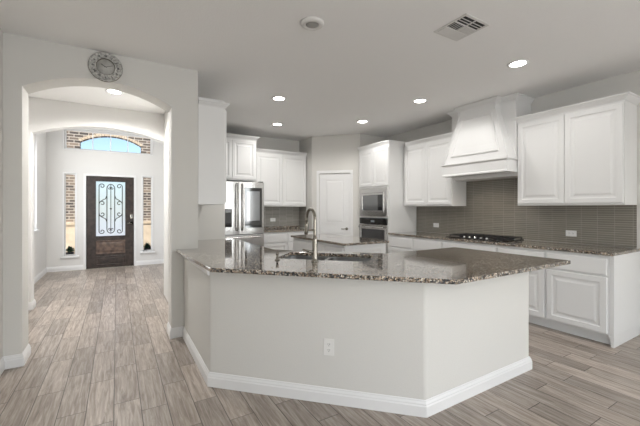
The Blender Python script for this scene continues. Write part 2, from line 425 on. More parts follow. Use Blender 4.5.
# baseboards: profile (out, z)
BP = [(0, 0), (.016, 0), (.016, .066), (.012, .074), (.012, .082), (.006, .094), (.004, .103), (0, .105)]
def baseboard(name, path, side=1): return struct(MB().sweep(path, BP, side).build(name, 'trim'))
baseboard('baseboard_left', [(-.815, -8.0), (-.815, YA), (-.693, YA), (-.693, YA + TA), (-.9, YA + TA)])
baseboard('baseboard_column', [(.483, YA + TA), (.483, YA), (.5985, YA)], 1)
baseboard('baseboard_foyer_arch', [(-1.34, 5.79), (-.964, 5.79), (-.964, 5.95), (-1.265, 5.95), (-1.265, 9.0), (-.625, 9.0)])
baseboard('baseboard_foyer_right', [(1.0, 5.79), (.73, 5.79), (.73, 5.95), (1.073, 5.95), (1.073, 9.0), (.385, 9.0)], -1)
baseboard('baseboard_right', [(XR, 1.31), (XR, -8.0)], 1)

# ------------------------------------------------------------------ front door
T = T9
fd = struct(bpy.data.objects.new('door_1', None)); COL.objects.link(fd); fd.location = (0, 9.0, 0)
TL = Matrix.Translation((0, 0, 0)) @ TXZ(0)
MB().prism([(DX0 - .045, 0), (DX0, 0), (DX0, 2.06), (DX1, 2.06), (DX1, 0), (DX1 + .045, 0), (DX1 + .045, 2.105), (DX0 - .045, 2.105)], -.012, .0, T=TL).build('door_casing', 'trim', fd)
dxa, dxb = DX0 + .004, DX1 - .004
gx0, gx1, gz0, gz1 = -.40, .165, .715, 1.945
slab = MB().prism(rect(dxa, dxb, .012, 2.056), .03, .075, holes=[rect(gx0, gx1, gz0, gz1)], T=TL).build('door_slab', 'wood', fd, bevel=.003)
fr = MB().prism(rect(gx0 - .02, gx1 + .02, gz0 - .02, gz1 + .02), .016, .03, holes=[rect(gx0, gx1, gz0, gz1)], T=TL).build('glass_moulding', 'wood', slab, bevel=.004)
gl = MB().box((gx0, .048, gz0), (gx1, .056, gz1)).build('door_glass', 'frost', fd)
pn = MB().panel(gx0, gx1, .31, .615, .03, [(0, .004), (.012, .010), (.024, .003), (.045, .003), (.075, .009)]).build('lower_panel', 'wood2', slab)
MB().panel(gx0, gx1, .06, .26, .03, [(0, .004), (.012, .008), (.024, .002), (.05, .006)]).build('kick_panel', 'wood', slab)
# wrought iron scrollwork
sw = MB(); gc = (gx0 + gx1) / 2; gm = (gz0 + gz1) / 2; yy = .038
def spiral(cx, cz, r0, r1, a0, a1, n=22):
    return [(cx + (r0 + (r1 - r0) * i / n) * math.cos(a0 + (a1 - a0) * i / n), yy, cz + (r0 + (r1 - r0) * i / n) * math.sin(a0 + (a1 - a0) * i / n)) for i in range(n + 1)]
for sx in (-1, 1):
    X = lambda d: gc + sx * d
    mir = lambda pts: [(gc + sx * (p[0] - gc), p[1], p[2]) for p in pts]
    r = .0085
    sw.tube([(X(.225), yy, gz0 + .10), (X(.225), yy, gz1 - .10)], r, 8)
    sw.tube([(X(.075), yy, gz0 + .16), (X(.075), yy, gz1 - .16)], r, 8)
    for sz in (-1, 1):
        def mz(pts): return [(p[0], p[1], gm + sz * (p[2] - gm)) for p in pts]
        # inner loop arching across the middle
        sw.tube(mz(mir([(gc + .075 * math.cos(t), yy, gz1 - .16 + .10 * math.sin(t)) for t in [PI / 2 * i / 10 for i in range(11)]])), r, 8)
        # outer scrolls
        sw.tube(mz(mir(spiral(gc + .168, gz1 - .105, .057, .016, 0, 2.2 * PI))), r, 8)
        sw.tube(mz(mir(spiral(gc + .165, gm + .12, .058, .016, -PI * .1, PI * 1.9))), r, 8)
        sw.tube(mz(mir([(gc + .075, yy, gm + .30), (gc + .10, yy, gm + .23), (gc + .165, yy, gm + .19), (gc + .222, yy, gm + .14)])), r, 8)
        sw.tube(mz(mir(spiral(gc + .03, gz1 - .15, .028, .010, PI * .5, PI * 2.3))), r * .9, 8)
sw.tube([(gc, yy, gz0 + .07), (gc, yy, gz1 - .07)], .0065, 8)
sw.lathe([(.001, -.008), (.02, -.004), (.02, .004), (.001, .008)], 12, Matrix.Translation((gc, yy, gm)) @ Matrix.Rotation(R(90), 4, 'X'))
sw.build('iron_scrollwork', 'iron', gl)
lk = MB().box((.265, -.0, 1.10), (.325, .03, 1.20)).build('keypad_lock', 'nickel', slab, bevel=.008)
MB().box((.278, -.003, 1.13), (.312, .0, 1.19)).build('keypad', 'black', slab)
h = MB().lathe([(.032, .0), (.032, -.012), (.014, -.016), (.012, -.05)], 20, Matrix.Translation((.295, .03, .99)) @ Matrix.Rotation(R(-90), 4, 'X') @ Matrix.Scale(-1, 4, (0, 0, 1)))
h.tube([(.295, -.02, .99), (.29, -.03, .99), (.20, -.032, .985)], .010, 10)
h.build('door_handle', 'nickel', slab)
MB().box((DX0, .0, 0.001), (DX1, .14, .012)).build('threshold', 'nickel', fd)

# pantry door
pd = struct(bpy.data.objects.new('door_2', None)); COL.objects.link(pd)
pd.location = (PA.x, PA.y, 0); pd.rotation_euler = (0, 0, R(-45))
MB().prism([(dx0 - .055, 0), (dx0, 0), (dx0, dzt), (dx1, dzt), (dx1, 0), (dx1 + .055, 0), (dx1 + .055, dzt + .06), (dx0 - .055, dzt + .06)], -.016, 0, T=TXZ(0)).build('door_casing', 'trim', pd, bevel=.005)
s_ = MB()
s_.box((dx0 + .004, .012, .008), (dx1 - .004, .045, dzt - .004))
ds = s_.build('door_slab', 'trim', pd)
RP = [(0, .0015), (.010, -.006), (.035, -.006), (.055, .003)]
def sunk(b, x0, x1, z0, z1, y, T=None):
    # framed panel: moulding proud of the slab and a raised field
    b.prism(rect(x0, x1, z0, z1), y - .010, y, holes=[rect(x0 + .012, x1 - .012, z0 + .012, z1 - .012)], T=(T or Matrix()) @ TXZ(0))
    b.panel(x0 + .04, x1 - .04, z0 + .04, z1 - .04, y, [(0, .002), (.02, .008)], T)
b = MB(); sunk(b, dx0 + .11, dx1 - .11, 1.03, 1.93, .012); b.build('upper_panel', 'trim', ds)
b = MB(); sunk(b, dx0 + .11, dx1 - .11, .20, .86, .012); b.build('lower_panel', 'trim', ds)
h = MB().lathe([(.028, 0), (.028, .01), (.012, .014), (.010, .045)], 20, Matrix.Translation((dx1 - .07, .012, .93)) @ Matrix.Rotation(R(90), 4, 'X'))
h.tube([(dx1 - .07, -.03, .93), (dx1 - .085, -.038, .93), (dx1 - .175, -.036, .927)], .0095, 10)
h.build('door_handle', 'nickel', ds)

# ------------------------------------------------------------------ porch seen through the glass
YP = 11.0
pa = arch_pts(-.84, .60, 3.12, 3.335, z0=-.02)
outline = [(-3, 0), (-.84, 0)] + pa[2:][::-1] + [(.60, 0), (3, 0), (3, 4.6), (-3, 4.6)]
pw = thing('porch_wall', 'brick porch wall with an arched opening seen through the transom', 'brick wall', (0, YP, 0))
MB().prism(outline, 0, .22, T=TXZ(0)).build('brickwork', 'brick', pw)
# voussoirs along the arch
c = -.12; w_ = .72; hh = .215; rr = (w_ * w_ + hh * hh) / (2 * hh); aa = math.asin(w_ / rr)
b = MB(); nv = 23
for i in range(nv):
    t0 = -aa + 2 * aa * (i + .06) / nv; t1 = -aa + 2 * aa * (i + .94) / nv
    P_ = lambda t, q: (c + q * math.sin(t), 3.335 - rr + q * math.cos(t))
    b.prism([P_(t0, rr), P_(t1, rr), P_(t1, rr + .065), P_(t0, rr + .065)], -.02, .0, T=TXZ(0))
b.build('arch_bricks', 'stone', pw)
for nm, x0, x1 in (('stone_base', -3.0, -.84), ('stone_base', .60, 3.0)):
    MB().box((x0, -.06, 0), (x1, 0, .90)).box((x0, -.08, .90), (x1, 0, .96)).build(nm, 'stone', pw)
struct(MB().box((-4, 9.15, -.12), (4, 11.4, -.02)).build('floor_porch', 'concrete'))
struct(MB().box((-25, 11.4, -.3), (25, 60, -.15)).build('ground', 'concrete'))
def plant(x, y, label):
    t = thing('potted_plant', label, 'plant', (x, y, -.02))
    MB().lathe([(.05, 0), (.065, .01), (.085, .24), (.09, .25), (.08, .25), (.075, .22)], 20).build('pot', 'pot', t)
    lb = MB(); rn = random.Random(int(x * 100))
    for k in range(90):
        a = rn.uniform(0, 2 * PI); e = rn.uniform(.1, 1.4); L_ = rn.uniform(.08, .17); wd = .018
        d = Vector((math.cos(a) * math.cos(e), math.sin(a) * math.cos(e), math.sin(e)))
        sdv = Vector((-math.sin(a), math.cos(a), 0)) * wd; o = Vector((0, 0, .24 + rn.uniform(0, .06)))
        mid = o + d * L_ * .55; end = o + d * L_ + Vector((0, 0, -.03))
        up = Vector((0, 0, .003))
        lb.add([o, mid + sdv, end, mid - sdv, o + up, mid + sdv + up, end + up, mid - sdv + up],
               [(0, 1, 2, 3), (7, 6, 5, 4), (0, 1, 5, 4), (1, 2, 6, 5), (2, 3, 7, 6), (3, 0, 4, 7)])
    lb.build('foliage', 'leaf', t)
plant(-1.02, 10.6, 'small dark potted plant outside the sidelight left of the front door')
plant(.735, 10.6, 'small dark potted plant outside the sidelight right of the front door')

# ------------------------------------------------------------------ cabinet builders (local: x right, -y out, z up)
DOORP = [(0, .017), (.003, .020), (.052, .020), (.058, .012), (.074, .010), (.086, .011), (.104, .018)]
DRAWP = [(0, .014), (.004, .019), (.010, .020)]
CROWN = [(0, 0), (.006, 0), (.010, .012), (.030, .035), (.038, .048), (.050, .052), (.050, .068), (0, .068)]
def door(parent, x0, x1, z0, z1, name='door'):
    k = min(1, (x1 - x0) / .34)
    return MB().panel(x0, x1, z0, z1, 0, [(i * k, o) for i, o in DOORP]).build(name, 'cab', parent)
def drawer(parent, x0, x1, z0, z1):
    return MB().panel(x0, x1, z0, z1, 0, DRAWP).build('drawer', 'cab', parent)
def crown(parent, path, z, name='crown_moulding', prof=CROWN):
    return MB().sweep(path, [(o, z + q) for o, q in prof], 1).build(name, 'cab', parent)
def upper(name, label, loc, rz, W, D, z0, z1, ndoors, crown_path=None, group=None, lip=.012, margin=.008, x_off=0):
    t = thing(name, label, 'cabinet', loc, rz, group)
    MB().box((0, 0, z0), (W, D, z1)).build('body', 'cab', t, bevel=.0015, seg=1)
    x0, x1 = margin + x_off, W - margin; dw = (x1 - x0) / ndoors
    for i in range(ndoors): door(t, x0 + dw * i + .003, x0 + dw * (i + 1) - .003, z0 + .025, z1 - .035)
    if crown_path: crown(t, crown_path, z1 - .012)
    return t
RZ = R(-90)   # faces -x
UB, UT = 1.376, 2.455
# left upper over the far end of the peninsula, seen end-on (faces +x)
t = thing('wall_cabinet', 'tall white wall cabinet seen end-on beside the arch wall, above the peninsula end', 'cabinet', (.748, YA + .004, 0))
MB().box((0, 0, 1.385), (.287, .93, 2.54)).build('body', 'cab', t, bevel=.002, seg=1)
MB().sweep([(0, 0), (.287, 0), (.287, .93)], [(o * .85, 2.455 + q * .8) for o, q in CROWN], 1).build('crown_moulding', 'cab', t)
for k in range(2):
    MB().panel(.01 + .455 * k, .01 + .455 * (k + 1) - .006, 1.405, 2.44, 0, DOORP, T=Matrix.Translation((.287, 0, 0)) @ Matrix.Rotation(R(90), 4, 'Z')).build('door', 'cab', t)

# range wall uppers
upper('wall_cabinet', 'white two-door wall cabinet between the oven tower and the range hood', (XU, 4.437, 0), RZ, 1.038, .33, UB, UT, 2, [(.052, 0), (1.038, 0), (1.038, .33)], x_off=.02)
upper('wall_cabinet', 'large white two-door wall cabinet right of the range hood', (XU, 2.418, 0), RZ, 1.075, .33, UB, UT, 2, [(0, .33), (0, 0), (1.075, 0), (1.075, .33)])
# back wall uppers
upper('wall_cabinet', 'white two-door wall cabinet right of the refrigerator on the back wall', (2.262, 6.25, 0), 0, 1.160, .323, UB, UT - .01, 2, [(0, 0), (1.160, 0)], x_off=.04)
t = upper('refrigerator_cabinet', 'short deep white wall cabinet directly above the refrigerator', (1.302, 5.96, 0), 0, .905, .612, 1.845, 2.60, 2, [(0, 0), (.905, 0), (.905, .612)])

# oven tower
t = thing('oven_cabinet', 'tall white oven cabinet holding the microwave and wall oven', 'cabinet', (XF, 5.282, 0), RZ)
W = .842
tb = MB()
tb.prism(rect(0, W, .10, 2.465), 0, .02, holes=[rect(.045, W - .045, .44, 1.165), rect(.045, W - .045, 1.20, 1.70)], T=TXZ(0))
tb.box((0, .02, 0), (.02, .678, 2.465)); tb.box((W - .02, .02, 0), (W, .678, 2.465)); tb.box((.02, .66, 0), (W - .02, .678, 2.465))
for z in (.10, .42, 1.172, 1.705, 2.445): tb.box((.02, .02, z), (W - .02, .66, z + .018))
tb.box((.02, .06, 0), (W - .02, .08, .10))
tb.build('body', 'cab', t, bevel=.0015, seg=1)
door(t, .012, W / 2 - .003, 1.745, 2.43); door(t, W / 2 + .003, W - .012, 1.745, 2.43)
drawer(t, .012, W - .012, .13, .40)
crown(t, [(0, 0), (W, 0), (W, .345)], 2.463)
# microwave
mw = thing('microwave', 'built-in stainless steel microwave above the wall oven', 'microwave', (XF, 5.282, 0), RZ)
x0, x1 = .03, W - .03
MB().box((.06, .03, 1.222), (W - .06, .45, 1.685)).build('body', 'steel', mw)
MB().prism(rect(x0, x1, 1.19, 1.708), -.022, -.002, holes=[rect(x0 + .075, x1 - .075, 1.272, 1.625)], T=TXZ(0)).build('trim_frame', 'steel', mw, bevel=.004)
MB().prism(rect(x0 + .077, x1 - .077, 1.274, 1.623), -.034, .03, holes=[rect(x0 + .105, x1 - .105, 1.30, 1.585)], T=TXZ(0)).build('door_frame', 'steel', mw, bevel=.003)
MB().box((x0 + .107, -.028, 1.302), (x1 - .24, .02, 1.583)).build('window', 'glassgrey', mw)
MB().box((x1 - .238, -.030, 1.302), (x1 - .107, .02, 1.583)).build('control_panel', 'black', mw)
# wall oven
ov = thing('wall_oven', 'stainless steel wall oven with a black control strip', 'oven', (XF, 5.282, 0), RZ)
MB().box((.06, .03, .452), (W - .06, .60, 1.15)).build('body', 'steel', ov)
MB().box((x0, -.022, 1.045), (x1, -.002, 1.16)).build('control_panel', 'black', ov, bevel=.003)
MB().box((W / 2 - .05, -.024, 1.085), (W / 2 + .05, -.022, 1.12)).build('display', mat('oven_display', (.2, .22, .24), .2), ov)
od = MB().prism(rect(x0, x1, .45, 1.04), -.035, -.004, holes=[rect(x0 + .07, x1 - .05, .56, .955)], T=TXZ(0)).build('oven_door', 'steel', ov, bevel=.003)
MB().box((x0 + .07, -.031, .56), (x1 - .05, -.01, .955)).build('oven_window', 'black', od)
h = MB().tube([(x0 + .04, -.075, .995), (x1 - .04, -.075, .995)], .012, 12)
for x in (x0 + .06, x1 - .06): h.tube([(x, -.036, .995), (x, -.075, .995)], .008, 8)
h.build('handle', 'steel', od)

# base cabinets on the range wall
def base(label, y_hi, y_lo, layout, group=None, end=False):
    W = y_hi - y_lo - .002
    t = thing('base_cabinet', label, 'cabinet', (XF, y_hi - .001, 0), RZ, group)
    b = MB(); b.box((0, 0, .105), (W, .676, .883)); 
    b.build('body', 'cab', t, bevel=.0015, seg=1)
    MB().box((0, .07, 0), (W, .676, .104)).build('toe_kick', 'cab', t)
    if layout == 'dd':
        drawer(t, .012, W - .012, .688, .85); door(t, .012, W - .012, .125, .668)
    if layout == 'cook':
        drawer(t, .012, W - .012, .688, .85)
        door(t, .012, W / 2 - .003, .125, .668); door(t, W / 2 + .003, W - .012, .125, .668)
    return t
G = 'base cabinets under the cooktop counter'
base('white base cabinet with drawer against the oven tower', 4.438, 3.865, 'dd', G)
base('narrow white base cabinet left of the cooktop', 3.865, 3.30, 'dd', G)
base('wide white base cabinet directly below the gas cooktop', 3.30, 2.469, 'cook', G)
base('white base cabinet, second from the right end of the range counter', 2.469, 1.917, 'dd', G)
te = base('white base cabinet at the right end of the range counter', 1.917, 1.357, 'dd', G, True)
MB().box((.5605, 0, .105), (.598, .676, .883)).box((.5605, .07, 0), (.598, .676, .104)).box((.572, .0, .0), (.598, .07, .104)).box((.552, .0, .08), (.572, .02, .104)).build('end_panel', 'cab', te)
# back wall base
for k, (x0, x1, lb) in enumerate(((2.275, 2.85, 'white base cabinet beside the refrigerator on the back wall'), (2.852, 3.427, 'white base cabinet in the back corner beside the pantry wall'))):
    t = thing('base_cabinet', lb, 'cabinet', (x0, 5.97, 0), 0, 'base cabinets on the back wall'); W = x1 - x0
    MB().box((0, 0, .105), (W, .60, .883)).build('body', 'cab', t, bevel=.0015, seg=1)
    MB().box((0, .06, 0), (W, .60, .104)).build('toe_kick', 'cab', t)
    drawer(t, .012, W - .012, .688, .85); door(t, .012, W - .012, .125, .668)

# countertops
def counter(name, label, poly, holes=(), z0=.884, z1=.914, extra=None):
    b = MB().prism(poly, z0, z1, holes)
    return tag(b.build(name, 'granite', bevel=.004, seg=2), label, 'countertop')
o = counter('countertop', 'speckled granite countertop along the range wall under the cooktop', [(XF - .028, 4.437), (XF - .028, 1.315), (XR - .002, 1.315), (XR - .002, 4.437)])
o = counter('countertop', 'short granite countertop in the back corner beside the refrigerator', [(2.262, 5.94), (3.427, 5.94), (3.427, 6.573), (2.262, 6.573)])
MB().box((2.262, 6.553, .9145), (3.427, 6.573, .965)).build('upstand', 'granite', o)

# backsplashes
o = MB().box((XR - .008, 1.345, .915), (XR - .001, 4.437, 1.3755)).box((XR - .008, 2.422, 1.3755), (XR - .001, 3.395, 1.86)).build('trim_1', 'tile'); struct(o)
o = MB().box((2.262, YB - .008, .966), (3.42, YB - .001, 1.376)).build('trim_2', 'tile2'); struct(o)
o = MB().box((3.421, 6.25, .93), (3.4285, YB - .009, 1.376)).build('trim_3', 'tile2'); struct(o)

# ------------------------------------------------------------------ range hood
hd = thing('range_hood', 'white panelled wooden range hood tapering up to the ceiling', 'range hood', (XR, 2.908, 0), RZ)
D0 = XR - 4.205   # flange projection
MB().box((-.487, -.36, 2.0), (.487, -.002, ZC - .002)).build('chase', 'cab', hd, bevel=.003)
secs = [(1.985, .487, D0 - .012), (2.03, .474, D0 - .02), (2.12, .447, D0 - .030), (2.25, .409, D0 - .045), (2.38, .366, D0 - .06), (2.5, .328, D0 - .072), (2.6, .297, D0 - .082), (2.66, .28, D0 - .09), (ZC - .002, .278, D0 - .09)]
MB().rings([[(-w, -.30, z), (-w, -d, z), (w, -d, z), (w, -.30, z)] for z, w, d in secs]).build('tapered_front', 'cab', hd)
# trims along the slanted edges
for sx in (-1, 1): MB().tube([(sx * (w - .004), -(d + .001), z) for z, w, d in secs[:-1]] + [(sx * .274, -(D0 - .089), ZC - .07)], .009, 8).build('edge_beading', 'cab', hd)
def lerp_sec(z):
    for a_, b_ in zip(secs, secs[1:]):
        if a_[0] <= z <= b_[0]:
            t_ = (z - a_[0]) / (b_[0] - a_[0]); return a_[1] + (b_[1] - a_[1]) * t_, a_[2] + (b_[2] - a_[2]) * t_
rg = []
zs = [2.085, 2.2, 2.32, 2.44, 2.56, 2.63]
fp = [(z, lerp_sec(z)[0] * .80, lerp_sec(z)[1]) for z in zs]
b = MB()
def strip(pts0, wid, th):
    for (p, q) in zip(pts0, pts0[1:]): pass
outer = [(-w, z, d) for z, w, d in fp] + [(w, z, d) for z, w, d in fp[::-1]]
# raised field: front and side skins offset from the hood face
n_ = len(outer)
lay = []
for off, ins in ((-.004, 0), (.010, 0), (.014, .006), (.014, .020), (.006, .030), (.006, .034)):
    lay.append([((x - ins * (1 if x > 0 else -1)), -(d + off), z + (ins if z < zs[0] + .01 else (-ins if z > zs[-1] - .01 else 0))) for x, z, d in outer])
b.rings(lay, cap1=False)
for i in range(len(fp) - 1):
    l = lay[-1]
    b.add([l[i], l[n_ - 1 - i], l[n_ - 2 - i], l[i + 1]], [(0, 1, 2, 3)])
b.build('raised_panel', 'cab', hd)
MB().box((-.487, -.33, 1.765), (.487, -.002, 1.998)).build('liner', 'cab', hd, bevel=.003)
fl = MB().box((-.487, -D0, 1.825), (.487, -.332, 1.985))
fl.sweep([(-.487, -.335), (-.487, -D0), (.487, -D0), (.487, -.335)], [(0, 1.965), (.012, 1.965), (.02, 1.975), (.02, 1.988), (0, 1.992)])
fl.sweep([(-.487, -.335), (-.487, -D0), (.487, -D0), (.487, -.335)], [(0, 1.81), (.012, 1.81), (.012, 1.826), (.006, 1.836), (0, 1.838)])
fl.build('flange', 'cab', hd)
MB().box((-.40, -D0 + .04, 1.815), (.40, -.34, 1.8245)).build('vent_insert', 'steel', hd)
l = bpy.data.lights.new('hood_lamp', 'SPOT'); l.energy = 3.2; l.color = (1, .86, .70); l.spot_size = R(150); l.spot_blend = .8; l.shadow_soft_size = .05
lo_ = bpy.data.objects.new('hood_lamp', l); COL.objects.link(lo_); lo_.location = (XR - .46, 2.908, 1.80)
MB().sweep([(-.487, -.002), (-.487, -.36), (-.278, -.36), (-.278, -(D0 - .09)), (.278, -(D0 - .09)), (.278, -.36), (.487, -.36), (.487, -.002)], [(o_, ZC - .072 + q) for o_, q in CROWN], 1).build('crown_moulding', 'cab', hd)

# ------------------------------------------------------------------ cooktop
ct = thing('gas_cooktop', 'black gas cooktop with cast iron grates below the range hood', 'cooktop', (4.185, 3.335, .9145), RZ)
MB().box((0, 0, 0), (.865, .50, .012)).build('base_plate', 'black', ct, bevel=.004)
for k in range(3):
    x0 = .015 + k * .28; g_ = MB()
    for yq in (.075, .28, .475): g_.box((x0, yq, .028), (x0 + .272, yq + .012, .040))
    for xq in (0, .13, .26): g_.box((x0 + xq, .075, .028), (x0 + xq + .012, .487, .040))
    for xq in (0, .26):
        for yq in (.075, .475): g_.box((x0 + xq, yq, .012), (x0 + xq + .012, yq + .012, .028))
    g_.build('grate', 'iron', ct)
for x, y in ((.16, .18), (.16, .38), (.457, .30), (.75, .18), (.75, .38)):
    MB().lathe([(.05, .012), (.05, .022), (.035, .024), (.035, .032), (.001, .033)], 20, Matrix.Translation((x, y, 0))).build('burner', 'iron', ct)
for k in range(5):
    MB().lathe([(.019, .012), (.019, .020), (.015, .024), (.015, .034), (.001, .035)], 16, Matrix.Translation((.29 + .085 * k, .038, 0))).build('knob', 'chrome', ct)

# ------------------------------------------------------------------ refrigerator
fx0, fx1, fy, fz = 1.352, 2.26, 5.69, 1.80
rf = thing('refrigerator', 'stainless steel French-door refrigerator with a dark glass door panel', 'refrigerator', (fx0, fy, 0))
FW = fx1 - fx0
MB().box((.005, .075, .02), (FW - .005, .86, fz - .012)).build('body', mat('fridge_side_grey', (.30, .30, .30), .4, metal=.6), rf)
MB().box((.05, .12, 0), (FW - .05, .8, .02)).build('feet', 'dark', rf)
def fdoor(nm, x0, x1, z0, z1):
    n = 8; b = MB()
    # gently bowed front
    pts = [(x0, .07)] + [(x0 + (x1 - x0) * i / n, .012 * (1 - math.sin(PI * i / n))) for i in range(n + 1)] + [(x1, .07)]
    return b.prism(pts, z0, z1).build(nm, 'steel', rf, bevel=.004)
hw = FW / 2
dl = fdoor('door', 0, hw - .003, .893, fz); dr = fdoor('door', hw + .003, FW, .893, fz)
f1 = fdoor('freezer_drawer', 0, FW, .50, .880); f2 = fdoor('freezer_drawer', 0, FW, .06, .488)
for d_, x in ((dl, hw - .045), (dr, hw + .045)):
    h = MB().tube([(x, -.022, .96), (x, -.052, 1.02), (x, -.058, 1.35), (x, -.052, 1.70), (x, -.022, 1.76)], .013, 12)
    for z in (.96, 1.76): h.tube([(x, .01, z), (x, -.024, z)], .011, 8)
    h.build('handle', 'steel', d_)
for d_, z in ((f1, .835), (f2, .44)):
    h = MB().tube([(.06, -.022, z), (.12, -.052, z), (hw, -.058, z), (FW - .12, -.052, z), (FW - .06, -.022, z)], .013, 12)
    for x in (.06, FW - .06): h.tube([(x, .01, z), (x, -.024, z)], .011, 8)
    h.build('handle', 'steel', d_)
gp = MB().box((hw + .095, -.004, 1.0), (FW - .045, .004, 1.70)).build('glass_frame', 'black', dr, bevel=.002)
MB().box((hw + .135, -.007, 1.12), (FW - .085, -.0035, 1.64)).build('glass_window', 'glassgrey', gp)
ds_ = MB().box((.15, -.003, 1.02), (.325, .006, 1.33)).build('dispenser', 'black', dl, bevel=.003)
MB().box((.17, -.006, 1.27), (.305, -.002, 1.315)).build('dispenser_display', 'glassgrey', ds_)
for x in (.04, FW - .04): MB().box((x - .03, .03, fz), (x + .03, .14, fz + .018)).build('hinge_cover', 'dark', rf)

# ------------------------------------------------------------------ island
isl = thing('kitchen_island', 'white kitchen island cabinet standing in the middle of the kitchen', 'island', (2.39, 3.38, 0))
IW, IL = .66, 1.40
MB().box((0, 0, .10), (IW, IL, .883)).build('body', 'cab', isl, bevel=.002, seg=1)
MB().box((.05, .05, 0), (IW - .05, IL - .05, .10)).build('toe_kick', 'cab', isl)
MB().panel(.06, IW - .06, .16, .83, 0, [(0, .004), (.004, .006), (.03, .006), (.04, .002), (.06, .006)]).build('end_panel', 'cab', isl)
TLft = Matrix.Translation((0, 0, 0)) @ Matrix.Rotation(R(-90), 4, 'Z')
for k in range(3):
    a0 = -IL + .02 + k * (IL - .04) / 3; a1 = a0 + (IL - .04) / 3 - .006
    MB().panel(a0, a1, .688, .85, 0, DRAWP, T=Matrix.Rotation(R(-90), 4, 'Z')).build('drawer', 'cab', isl)
    MB().panel(a0, a1, .125, .668, 0, DOORP, T=Matrix.Rotation(R(-90), 4, 'Z')).build('door', 'cab', isl)
counter('countertop', 'granite countertop on the white island in the middle of the kitchen', [(2.36, 3.35), (3.085, 3.35), (3.085, 4.82), (2.36, 4.82)])

# ------------------------------------------------------------------ peninsula
S = math.sqrt(.5)
P0 = Vector((.601, YA)); P1 = Vector((.601, 2.62)); P2 = Vector((1.706, 1.515)); P3 = Vector((2.955, 1.515))
pen = thing('kitchen_peninsula', 'angled greige plastered peninsula knee wall below the granite bar top', 'peninsula', (0, 0, 0))
k_ = .13 * math.tan(R(22.5))
knee = [(P0.x, P0.y - .003), tuple(P1), tuple(P2), tuple(P3), (P3.x, P3.y + .75), (P3.x - .13, P3.y + .75), (P3.x - .13, P3.y + .13), (P2.x + k_, P2.y + .13), (P1.x + .13, P1.y + k_), (P0.x + .13, P0.y - .003)]
MB().prism(knee, 0, .883).build('knee_wall', 'wall', pen, bevel=.014, seg=3)
SX, SY = 1.594, 2.542     # sink centre
def sk(u, v): return (SX + S * u + S * v, SY - S * u + S * v)     # u along the bar, v away from camera
def rrect(u0, u1, v0, v1, r, n=5):
    pts = []
    for cu, cv, a in ((u1 - r, v0 + r, -90), (u1 - r, v1 - r, 0), (u0 + r, v1 - r, 90), (u0 + r, v0 + r, 180)):
        for i in range(n + 1): t_ = R(a + 90 * i / n); pts.append((cu + r * math.cos(t_), cv + r * math.sin(t_)))
    return pts
hole = [sk(u, v) for u, v in rrect(-.40, .40, -.21, .21, .05)]
bighole = [sk(u, v) for u, v in rrect(-.45, .45, -.255, .255, .02, 2)]
e_ = .0015
carc = [(.601 + .13 + e_, YA - .003), (P1.x + .13 + e_, P1.y + k_ + e_), (P2.x + k_ + e_, P2.y + .13 + e_), (P3.x - .13 - e_, P3.y + .13 + e_), (P3.x - .13 - e_, 2.265), (P3.x - e_, 2.39), (2.19, 2.39), (1.37, 3.21), (1.37, 4.735), (.748, 4.735), (.748, YA - .003)]
carc[4] = (P3.x - .13 - e_, 2.39); carc.pop(5)
MB().prism(carc, .10, .882, holes=[bighole]).build('cabinets', 'cab', pen)
MB().prism([(.601, YA - .018), (P1.x, P1.y), tuple(P2), tuple(P3), (P3.x, P3.y + .75)][:1] and
           [(.75, YA - .01), (.75, 2.7), (1.78, 1.67), (2.83, 1.67), (2.83, 2.33), (2.165, 2.33), (1.31, 3.185), (1.31, 4.73), (.75, 4.73)], 0, .10).build('toe_kick', 'cab', pen)
MB().sweep([(P0.x, P0.y - .018), tuple(P1), tuple(P2), tuple(P3), (P3.x, P3.y + .75)], BP, 1).build('baseboard', 'trim', pen)
MB().sweep([(P0.x, P0.y - .003), tuple(P1)], [(0, .835), (.010, .835), (.016, .845), (.024, .872), (.024, .883), (0, .883)], 1).build('apron_trim', 'trim', pen)
cp = [(.528, YA - .001), (.573, 2.482), (1.745, 1.31), (3.19, 1.31), (3.19, 2.42), (2.2, 2.42), (1.40, 3.22), (1.40, 4.738), (.748, 4.738), (.748, YA - .001)]
counter('countertop', 'large angled granite bar top with the sink on the near peninsula', cp, [hole])

# sink
snk = thing('kitchen_sink', 'undermount double-bowl stainless sink in the peninsula bar top', 'sink', (SX, SY, .883), R(-45))
lo, hi = -.405, .405
rim = MB().prism(rrect(-.43, .43, -.24, .24, .05), -.005, 0, holes=[rrect(lo + .008, -.012, -.2, .2, .05), rrect(.012, hi - .008, -.2, .2, .05)])
rim.build('rim', 'sinksteel', snk)
for u0, u1 in ((lo + .008, -.012), (.012, hi - .008)):
    b = MB(); rg = [[(x, y, z) for x, y in rrect(u0 + i, u1 - i, -.2 + i, .2 - i, .05)] for z, i in ((-.004, 0), (-.16, .004), (-.19, .02), (-.193, .035))]
    b.rings(rg, cap0=False, smooth=False)
    bw = b.build('basin', 'sinksteel', snk)
    so = bw.modifiers.new('solid', 'SOLIDIFY'); so.thickness = .002; so.offset = -1
    MB().lathe([(.04, -.192), (.04, -.188), (.03, -.187), (.001, -.19)], 20, Matrix.Translation(((u0 + u1) / 2, .03, 0))).build('drain', 'chrome', bw)

